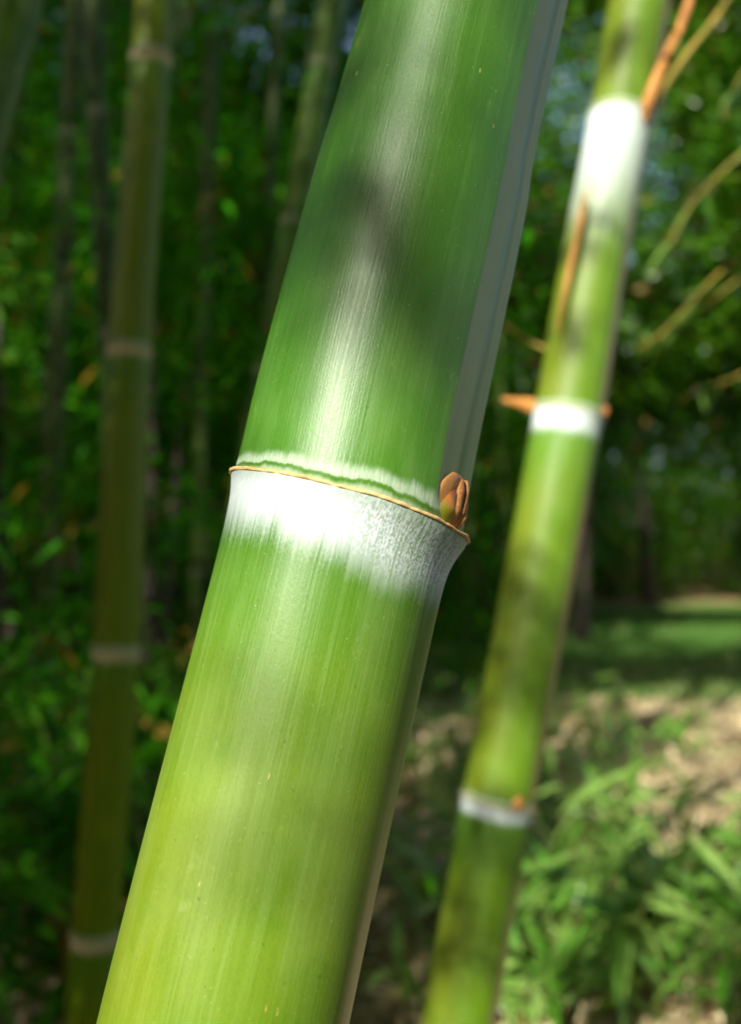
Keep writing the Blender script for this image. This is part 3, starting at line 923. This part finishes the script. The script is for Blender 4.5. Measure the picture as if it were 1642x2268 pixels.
def add_leaf(parent, parent_world, p, d, L, W=1.0, blades=None):
    d = unit(np.asarray(d, float))
    z = np.array((0, 0, 1.0)) + RNG.normal(0, 0.35, 3)
    yv = unit(np.cross(z, d)); zv = np.cross(d, yv)
    o = bpy.data.objects.new('leaf', (blades or BLADES)[int(RNG.integers(4))])
    COL.objects.link(o)
    o.parent = parent
    m = Matrix(((d[0] * L, yv[0] * L * W, zv[0] * L, p[0] - parent_world[0]), (d[1] * L, yv[1] * L * W, zv[1] * L, p[1] - parent_world[1]),
                (d[2] * L, yv[2] * L * W, zv[2] * L, p[2] - parent_world[2]), (0, 0, 0, 1)))
    o.matrix_basis = m
    return o


def seedling(loc, h, nleaf, L, label, group, lean=None, name='bamboo_seedling', blades=None):
    root = empty(name, loc, label, 'plant', group)
    base = np.asarray(loc, float)
    if lean is None: lean = RNG.normal(0, 0.22, 2)
    tops = []
    parts = []
    for q in range(int(RNG.integers(1, 3)) + (nleaf > 9)):
        ln = np.asarray(lean) + RNG.normal(0, 0.18, 2)
        hh = h * RNG.uniform(0.75, 1.1)
        u = np.linspace(0, 1, 6)[:, None]
        path = base + np.array((ln[0], ln[1], 0)) * hh * u ** 1.6 + np.array((0, 0, hh)) * u * (1 - 0.12 * u)
        path[0, 2] -= 0.02
        parts.append(tube_arrays(path, 0.0028 * (1 - 0.6 * u[:, 0]), 5)); tops.append(path)
    v, f = join_arrays(parts)
    link('stem', npmesh('stem', v, f), root, M['plant_stem'])
    for q in range(nleaf):
        path = tops[q % len(tops)]
        w = 0.35 + 0.65 * (q / max(nleaf - 1, 1)) ** 0.8
        p = np.array([np.interp(w, np.linspace(0, 1, 6), path[:, i_]) for i_ in range(3)])
        az_ = q * 2.4 + RNG.normal(0, 0.5)
        el = RNG.normal(-0.25, 0.5)
        add_leaf(root, base, p, (math.cos(az_), math.sin(az_), math.tan(np.clip(el, -1, 1.1))), L * RNG.uniform(0.75, 1.2), RNG.uniform(0.9, 1.35), blades)
    return root


def clearing_zone(px, d):
    row = 'front' if d < 3.0 else ('middle' if d < 4.6 else 'far')
    col = 'between the sharp and the dappled stem' if px < 1090 else ('just beside the dappled stem' if px < 1260 else ('on the sunny litter' if px < 1480 else 'at the right edge'))
    return f'low narrow-leaved bamboo seedling in the {row} rows {col}', f'seedlings in the {row} rows {col}'


def grove_zone(px, d):
    row = 'front' if d < 3.2 else 'far'
    col = 'left of the olive stem' if px < 170 else ('at the foot of the olive stem' if px < 340 else 'between olive stem and sharp stem')
    return f'dark leafy bamboo shoot in the {row} shade {col}', f'leafy shoots in the {row} shade {col}'


ORD = ['leftmost', 'second from the left', 'third from the left', 'fourth from the left', 'fifth from the left', 'sixth from the left', 'seventh from the left', 'eighth from the left',
       'ninth from the left', 'tenth from the left', 'eleventh from the left', 'twelfth from the left', 'thirteenth from the left', 'fourteenth from the left']


def rank_of(vals):
    o = sorted(range(len(vals)), key=lambda q_: vals[q_])
    r_ = {q_: ORD[i_] for i_, q_ in enumerate(o)}
    r_[o[-1]] = 'rightmost'
    return r_


# sunlit clearing at the lower right
SPOTS = [(1180, 2150, 'bamboo seedling with one long pale leaf pointing down beside the blurred stem'),
         (1400, 2120, 'bamboo seedling with a glaring white sunlit leaf in the lower clearing'),
         (1620, 2200, 'tall bamboo seedling with bright sunlit leaves at the lower right corner')]
for px, py, lab in SPOTS:
    p = on_ground(px, py + 90); p[2] = ground_z(p[0], p[1])
    seedling(p, 0.42, 11, 0.15, lab, 'bamboo seedlings in the clearing')
for q in range(170):
    d = 2.05 + 4.0 * RNG.random() ** 1.6
    px = RNG.uniform(1050, 1680) if q % 5 else RNG.uniform(880, 1080)
    if px > 1370 and 2.9 < d < 6.5 and RNG.random() < (0.9 if px > 1450 and d > 3.3 else 0.5): continue
    x = (px - 821) / FPX * d
    seedling((x, d, float(ground_z(x, d))), RNG.uniform(0.20, 0.50), int(RNG.integers(8, 14)), RNG.uniform(0.12, 0.19),
             *clearing_zone(px, d))
for q in range(13):
    d = RNG.uniform(2.05, 2.8)
    px = RNG.uniform(1270, 1690)
    x = (px - 821) / FPX * d
    seedling((x, d, float(ground_z(x, d))), RNG.uniform(0.30, 0.55), int(RNG.integers(9, 14)), RNG.uniform(0.18, 0.26), *clearing_zone(px, d))
# shaded floor of the grove at the lower left
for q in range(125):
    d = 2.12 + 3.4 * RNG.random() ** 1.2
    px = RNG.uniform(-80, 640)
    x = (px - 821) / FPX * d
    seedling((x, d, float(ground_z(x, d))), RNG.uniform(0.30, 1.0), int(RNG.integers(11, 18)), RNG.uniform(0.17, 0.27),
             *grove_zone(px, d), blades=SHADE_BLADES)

# bamboo just outside the right edge that sends leafy twigs into the view
st = Stem([(1790, 2000, 2.4, .045), (1800, 1000, 2.4, .044), (1815, 0, 2.4, .042)], [1500, 800, 150], height=5.0, spacing=0.4)
edge_root = build_culm(st, 'slim bamboo at the right edge sending orange twigs with narrow leaves into view', M['culm_dark'], M['scar_pale'], nseg=24, step=0.05, fine=0.01)
TW = [[(1800, 470, 2.4), (1690, 540, 2.35), (1600, 600, 2.3), (1530, 672, 2.28), (1470, 735, 2.26), (1415, 772, 2.25)],
      [(1800, 520, 2.5), (1650, 610, 2.5), (1550, 690, 2.5), (1470, 750, 2.48)],
      [(1810, 250, 2.6), (1700, 300, 2.6), (1600, 380, 2.6), (1520, 470, 2.6), (1480, 560, 2.6)],
      [(1810, 780, 2.7), (1700, 800, 2.7), (1620, 840, 2.7), (1540, 860, 2.7)],
      [(1820, 60, 2.3), (1720, 90, 2.3), (1650, 160, 2.3), (1600, 260, 2.3)]]
for tw in TW:
    path = catmull([at(*q) for q in tw], 6)
    bw = path[0]
    b = empty('branch', Vector(bw) - Vector(edge_root.location)); b.parent = edge_root
    v, f = tube_arrays(path, np.linspace(.0042, .0018, len(path)), 6)
    me = npmesh('twig', v - bw, f); me.materials.append(M['twig'])
    o = bpy.data.objects.new('twig', me); COL.objects.link(o); o.parent = b
    for q in range(9):
        w = int(len(path) * (0.25 + 0.74 * q / 8.0)); w = min(w, len(path) - 1)
        add_leaf(b, bw, path[w], (RNG.normal(-0.3, 0.6), RNG.normal(0, 0.6), RNG.normal(-0.45, 0.45)), RNG.uniform(0.10, 0.16))
# small twig hanging between the two lit stems
tr = empty('bamboo_twig', at(1110, 715, 1.9), 'thin orange twig with few leaves between the sharp and the dappled stem', 'twig')
path = catmull([at(1085, 690, 1.9), at(1130, 728, 1.9), at(1170, 755, 1.9), at(1222, 778, 1.88)], 6)
v, f = tube_arrays(path, np.linspace(.0018, .004, len(path)), 6)
link('stem', npmesh('stem', v, f), tr, M['twig'])
for q in (2, 6, 11):
    add_leaf(tr, np.array(tr.location), path[q], (RNG.normal(-0.5, 0.4), 0.3, RNG.normal(-0.4, 0.4)), 0.10)

# ------------------------------------------------------------------ deeper grove
DEEP = [RNG.uniform(-150, 900) if q > 1 else RNG.uniform(1040, 1240) for q in range(7)]
DEEP = [v_ if not 430 < v_ < 800 else v_ - 420 for v_ in DEEP]
rk = rank_of(DEEP)
for q in range(7):
    d = RNG.uniform(6.0, 8.5)
    px = DEEP[q]
    if q <= 1: d = RNG.uniform(6.5, 9)
    ln = RNG.normal(0, 40)
    D = RNG.uniform(.045, .075)
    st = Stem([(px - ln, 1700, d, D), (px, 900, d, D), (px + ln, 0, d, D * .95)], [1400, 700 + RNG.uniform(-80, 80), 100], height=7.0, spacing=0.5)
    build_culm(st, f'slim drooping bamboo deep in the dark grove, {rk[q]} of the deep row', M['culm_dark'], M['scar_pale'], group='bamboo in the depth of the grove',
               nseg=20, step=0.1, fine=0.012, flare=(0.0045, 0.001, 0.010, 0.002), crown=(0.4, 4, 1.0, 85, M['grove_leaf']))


def tree(name, label, base, crowns, nleaf, leaf, mat, group=None, trunk_r=0.12, droop=0.3):
    bx, by = base
    bz = float(ground_z(bx, by))
    root = empty(name, (bx, by, bz), label, 'tree', group)
    c0 = np.array(crowns[0][0], float)
    b = np.array((bx, by, bz - 0.1))
    mid = b * 0.45 + c0 * 0.55 + np.array((RNG.normal(0, .15), RNG.normal(0, .15), 0))
    path = catmull([b, b * .75 + mid * .25 + np.array((RNG.normal(0, .05), 0, 0)), mid, c0], 6)
    v, f = tube_arrays(path, np.interp(np.linspace(0, 1, len(path)), [0, .06, 1], [trunk_r * 1.5, trunk_r, trunk_r * .3]), 12)
    link('trunk', npmesh('trunk', v, f), root, M['bark'])
    pts = []
    tot = sum(r[0] * r[1] * r[2] for _, r in crowns)
    for cc, rr in crowns:
        cc = np.array(cc, float); rr = np.array(rr, float)
        for q in range(4):
            tip = cc + unit(RNG.normal(0, 1, 3)) * rr * 0.7
            lp = catmull([path[int(len(path) * RNG.uniform(.55, .9))], cc * .5 + tip * .5 + RNG.normal(0, .1, 3), tip], 5)
            v, f = tube_arrays(lp, np.linspace(trunk_r * .38, trunk_r * .06, len(lp)), 7)
            if keep_mask(v).all(): link('limb', npmesh('limb', v, f), root, M['bark'])
        m = max(60, int(nleaf * rr[0] * rr[1] * rr[2] / tot))
        per = 28
        pts.append(clumps(cc, rr, max(4, m // per), per, 0.13 * rr.mean()))
    foliage('crown', root, np.vstack(pts), leaf[0], leaf[1], mat, droop, 0.55)
    return root


# trees and shrubs beyond the clearing
RT = [('tree with a dark bare trunk standing behind the dappled stem', (2.55, 11.2), [((2.3, 11.4, 4.3), (2.0, 1.6, 2.0)), ((3.4, 11.0, 3.4), (1.6, 1.4, 1.3)), ((1.2, 11.2, 2.8), (1.1, 1.2, 1.4))], .13),
      ('broad leafy tree at the far side of the lawn', (6.2, 20.5), [((5.8, 20, 4.5), (3.0, 2.2, 2.6)), ((4.0, 20, 3.0), (2.2, 2, 2.0)), ((8, 20.5, 3.6), (2.2, 2, 2.2))], .2),
      ('leafy tree with drooping boughs at the right edge', (5.3, 9.4), [((4.6, 9.2, 4.0), (1.7, 1.5, 1.7)), ((3.9, 9.0, 2.6), (1.1, 1.2, 1.0))], .12),
      ('dense green tree filling the gap beside the sharp stem', (1.4, 14.5), [((1.5, 14.5, 4.2), (2.2, 2.0, 2.8)), ((2.6, 15.0, 2.2), (1.6, 1.5, 1.4))], .14),
      ('tall leafy tree whose high boughs fill the upper right corner', (6.4, 13.4), [((5.4, 12.6, 7.6), (2.0, 1.4, 2.2)), ((3.3, 12.8, 7.4), (1.9, 1.4, 2.0)), ((2.0, 13.0, 8.6), (1.5, 1.3, 1.6)), ((2.8, 14.4, 9.6), (2.2, 1.2, 2.2)), ((5.0, 14.4, 9.8), (2.2, 1.2, 2.0))], .15),
      ('tall tree far behind the clearing', (5.0, 27.5), [((5.0, 27, 7.0), (4.0, 3, 4.0)), ((9, 28, 6.5), (3.6, 3, 3.6))], .25)]
for lab, base, cr, tr_ in RT:
    tree('broadleaf_tree', lab, base, cr, 24000 if len(cr) < 5 else 40000, (0.17, 0.08), M['tree_leaf'], 'trees beyond the clearing', tr_)


def shrub(label, c, r, n, mat, leaf, group):
    c = np.array(c, float); c[2] += float(ground_z(c[0], c[1]))
    root = empty('shrub', (c[0], c[1], float(ground_z(c[0], c[1]))), label, 'shrub', group)
    parts = []
    for q in range(5):
        tip = c + unit(RNG.normal(0, 1, 3)) * np.array(r) * .6
        parts.append(tube_arrays(catmull([np.array((c[0], c[1], ground_z(c[0], c[1]) - .05)), (c + tip) / 2 - np.array((0, 0, r[2] * .3)), tip], 5), np.linspace(.03, .008, 11), 6))
    v, f = join_arrays(parts)
    link('stem', npmesh('stem', v, f), root, M['bark'])
    foliage('crown', root, clumps(c, r, max(10, n // 26), 26, .16 * np.mean(r)), leaf[0], leaf[1], mat)


BANK = [(6.6, 26.0), (9.4, 26.8), (2.2, 20.8), (3.9, 22.0), (5.6, 21.4), (7.6, 22.6), (9.8, 22.0), (0.4, 19.0), (12, 23), (3.0, 25)]
rk = rank_of([x / y for x, y in BANK])
for q, (x, y) in enumerate(BANK):
    shrub(f'dark evergreen shrub on the bank beyond the lawn, {rk[q]} of them', (x, y, 1.6), (1.9, 1.4, 2.0), 6000, M['tree_leaf'], (0.16, 0.08), 'shrubs on the bank')
BACK = [(-4.6, 10, 1.6), (-2.8, 10.5, 1.7), (-1.0, 10.8, 1.7), (0.6, 11.5, 1.4), (-3.8, 11.5, 4.2), (-1.6, 12, 4.4), (-5.6, 9, 4.0), (0.3, 12.5, 4.2), (-3, 12.5, 6.6), (-0.6, 13, 6.6), (-6.5, 12, 6.5), (-4.6, 11.4, 9.0), (-2.2, 11.8, 9.2), (0.2, 12.4, 9.2)]
rl = rank_of([x / y if z < 3 else 99 for x, y, z in BACK])
rl[3] = 'rightmost'
rt_ = rank_of([x / y if z > 3 else -99 for x, y, z in BACK])
rt_ = {q_: ORD[max(0, ORD.index(v_) - 4)] if v_ != 'rightmost' else v_ for q_, v_ in rt_.items()}
for q, (x, y, z) in enumerate(BACK):
    if z < 3:
        shrub(f'dense dark shrub closing the back of the grove, {rl[q]} of four', (x, y, z), (1.5, 1.2, 1.9), 4200, M['grove_leaf'], (0.17, 0.06), 'shrubs behind the grove')
    else:
        tree('broadleaf_tree', f'dark leafy tree closing the back of the grove, {rt_[q]} of ten', (x, y + .6), [((x, y, z), (1.9, 1.3, 2.0))], 7500, (0.18, 0.075), M['grove_leaf'], 'trees behind the grove', .1)

shrub('leafy bush with sunlit yellow-green leaves at the left edge', (at(5, 690, 3.7)[0], at(5, 690, 3.7)[1], 1.9), (.22, .25, .45), 700, M['bamboo_leaf'], (0.12, 0.03), None)
for q, (x, y, z, rx, rz) in enumerate([(-3.2, -2.6, 1.9, 1.3, 1.8), (-5.2, -1.2, 2.0, 1.5, 2.0), (-4.4, -5.0, 2.8, 1.8, 2.6), (-1.6, -4.6, 2.4, 1.4, 2.2), (1.0, -5.2, 2.6, 1.6, 2.4), (-6.8, 1.5, 2.2, 1.4, 2.2)]):  # unseen bushes added as blockers for low sun on the grove floor
    shrub('dense unseen bush added beside and behind the viewer to block low sun', (x, y, z), (rx, 1.2, rz), 4200, M['canopy_leaf'], (0.17, 0.07), 'added bushes behind the viewer')
THICK = [(60, 4.3), (190, 4.8), (340, 4.2), (480, 5.0), (620, 4.6), (130, 5.6), (420, 5.8), (720, 5.6), (-60, 5.2), (1120, 6.5), (560, 6.2), (270, 6.4)]
rk = rank_of([a_ for a_, _ in THICK])
for q, (px, d) in enumerate(THICK):
    x = (px - 821) / FPX * d
    shrub(f'leafy dark green bamboo thicket within the grove, {rk[q]} of the thickets', (x, d, 1.5 + .5 * (q % 3)), (.55, .45, 1.5 + .4 * (q % 2)), 2200, M['grove_leaf'], (0.15, 0.026), 'thickets within the grove')
# wall of tall trees, with unseen ones added around the viewer to block light
WALL = [(-13, 13), (-10, 15), (-7, 15.5), (-4, 16), (-1.2, 16), (1.8, 18), (4.4, 25), (8, 26.5), (11.5, 25.5), (14.5, 22), (-15, 8), (-14, 3), (-13.5, -2), (-13, -7), (-9, -14.5), (-5, -16), (-1, -16), (3, -15.5), (7, -14), (10.5, -10.5)]
rw = rank_of([x / max(y, .1) if 9 < y else 99 for x, y in WALL[:10]])
for q, (x, y) in enumerate(WALL):
    hz = 5.2 if y < 20 else 7.5
    open_top = 0.95 if x > 3 else 1.0
    tree('broadleaf_tree', f'tall dark tree in the wooded backdrop, {rw[q]} of ten' if q < 10 else 'tall dark unseen tree added beside and behind the viewer to block light', (x, y + .8), [((x, y, hz * 1.45), (2.3, 1.5, hz * .62 * open_top)), ((x + .4, y - .3, hz * .55), (2.2, 1.5, hz * .58))],
         15000 if x < 3 and y > 9 else 9000, (0.26, 0.13), M['tree_leaf'] if x > 1 else M['grove_leaf'], 'trees of the wooded backdrop', .2)
for q, (x, y) in enumerate([(-9, 12.5), (-6.6, 12), (-11, 9.5), (2.0, 17), (11, 20.5), (-8.2, 7.5), (-7.2, 4.5)]):
    shrub('dense dark shrub in the wooded backdrop', (x, y, 1.4), (1.9, 1.3, 1.9), 4200, M['grove_leaf'], (0.20, 0.09), 'shrubs of the wooded backdrop')

# unseen leaf sprays added to cast shade: place on the stem they shade, distance from it towards the sun, number, spread
SHADE_SPRAYS = [(900, 490, .44, 5.0, 7.0, 22, .055), (870, 540, .435, 4.5, 6.0, 14, .035), (1000, 250, .445, 5.5, 7.5, 16, .08), (910, 370, .445, 5.5, 7.5, 14, .06), (1020, 40, .45, 6.0, 8.0, 18, .09),
          (1060, 700, .43, 5.0, 6.0, 5, .03), (720, 1540, .41, 4.5, 5.5, 1, .02), (800, 1880, .40, 4.5, 5.5, 1, .02),
          (1130, 1430, 1.35, 4.5, 6.5, 60, .055), (1150, 1320, 1.36, 4.5, 6.5, 18, .04), (1100, 1540, 1.35, 4.5, 6, 6, .03), (1070, 1880, 1.32, 4.5, 6.5, 60, .05), (1050, 2060, 1.31, 4.5, 6.5, 44, .05),
          (1320, 545, 1.40, 3.5, 4.5, 8, .02), (1290, 755, 1.39, 3.5, 4.5, 5, .015), (1420, 130, 1.43, 3.5, 5.0, 14, .035), (1215, 1230, 1.37, 4.0, 5.0, 3, .03), (1120, 1800, 1.33, 3.5, 5.0, 8, .025)]
SHADE_SPRAYS += [(np.interp(y_, [0, 775, 2268], [342, 286, 196]), y_, 1.66, 2.5, 6.0, 120, .08) for y_ in range(-40, 2300, 200)]      # the olive stem stays in shade
SHADE_SPRAYS += [(np.interp(y_, [0, 1100], [738, 545]), y_, 2.38, 2.8, 6.5, 120, .08) for y_ in range(-60, 900, 150)]                   # and so does the one behind the sharp stem
# unseen bamboo added behind the viewer so its leaves dapple the near stems
for q, (x, y) in enumerate([(-1.1, -1.5), (-2.0, -0.9), (-0.3, -2.1), (0.7, -1.6), (-2.8, -1.8)]):
    k0 = np.array((x, y, 0.0))
    st = Stem.__new__(Stem)
    pts = np.array([[x + .10 * u + .03 * u * u, y + .05 * u, u * 6.0 / 8, .035 * (1 - .09 * u)] for u in range(9)])
    st.dense = catmull(pts, 30)
    st.s = np.concatenate([[0], np.cumsum(np.linalg.norm(np.diff(st.dense[:, :3], axis=0), axis=1))])
    st.nodes = list(np.arange(.3, 5.9, .35)); st.shown = (99, 99)
    br_ = build_culm(st, 'slim unseen bamboo added behind the viewer to shade the near stems', M['culm_dark'], M['scar_pale'], group='bamboo behind the viewer', nseg=24,
               crown=(2.4, 3, 0.95, 36, M['bamboo_leaf']))
    if q == 0:
        pts = []
        for px, py, d, t0, t1, m_, sp in SHADE_SPRAYS:
            px, py = (px - 33, py + 140) if d < 0.6 else (px - 8, py + 45) if d < 1.5 else (px, py)   # the shadow lands higher on the round flank
            c = at(px, py, d) + RNG.uniform(t0, t1, m_)[:, None] * S + RNG.normal(0, sp, (m_, 3))
            pts.append(c)
        v, f, tone = leaf_arrays(np.vstack(pts), 0.12, 0.020, 0.3, 0.5)
        link('crown', npmesh('crown', v, f, False, {'tone': ('FLOAT', tone)}), br_, M['bamboo_leaf'])['kind'] = 'stuff'  # added loose shade leaves, filed under this bamboo but not on its branches

# trees that roof the place over and behind the viewer; their gaps let the sunbeams through
ROOF = [((-8.5, -7), [((-3.5, -5.2, 8), (3.4, 3.2, 3.8))], 9000), ((2.5, -8), [((1.0, -6.5, 8.5), (3.4, 3, 4.2))], 9000), ((-8, -5), [((-7.5, -4, 9.5), (4, 4, 4.6))], 11000),
        ((-2, -12), [((-2, -10, 15), (5, 4, 5))], 11000), ((6, -9), [((4.5, -8, 13), (5, 4, 5.5))], 11000), ((-9, -11), [((-8, -10, 15), (5, 4, 5))], 10000),
        ((-5.5, 1.0), [((-3.2, 3, 14), (5.5, 4.6, 3.6))], 15000), ((-4.5, 10.5), [((1.0, 9, 15), (5.6, 4.6, 3.4))], 15000), ((-7, 5), [((-5.0, 4, 7.2), (3.6, 4, 2.2))], 9000),
        ((2.5, -3.5), [((0.6, -1.6, 7.2), (3.0, 2.4, 1.8))], 8000), ((1.5, 12), [((-0.5, 4.0, 9.0), (3.6, 3.4, 2.0))], 9000), ((8, 5), [((6.0, 4.5, 11), (3.2, 3.2, 2.6))], 6000)]
for base, cr, n in ROOF:
    tree('broadleaf_tree', 'tall tree roofing the grove from above the view', base, cr, n, (0.22, 0.105), M['canopy_leaf'], 'trees roofing the grove', .2)
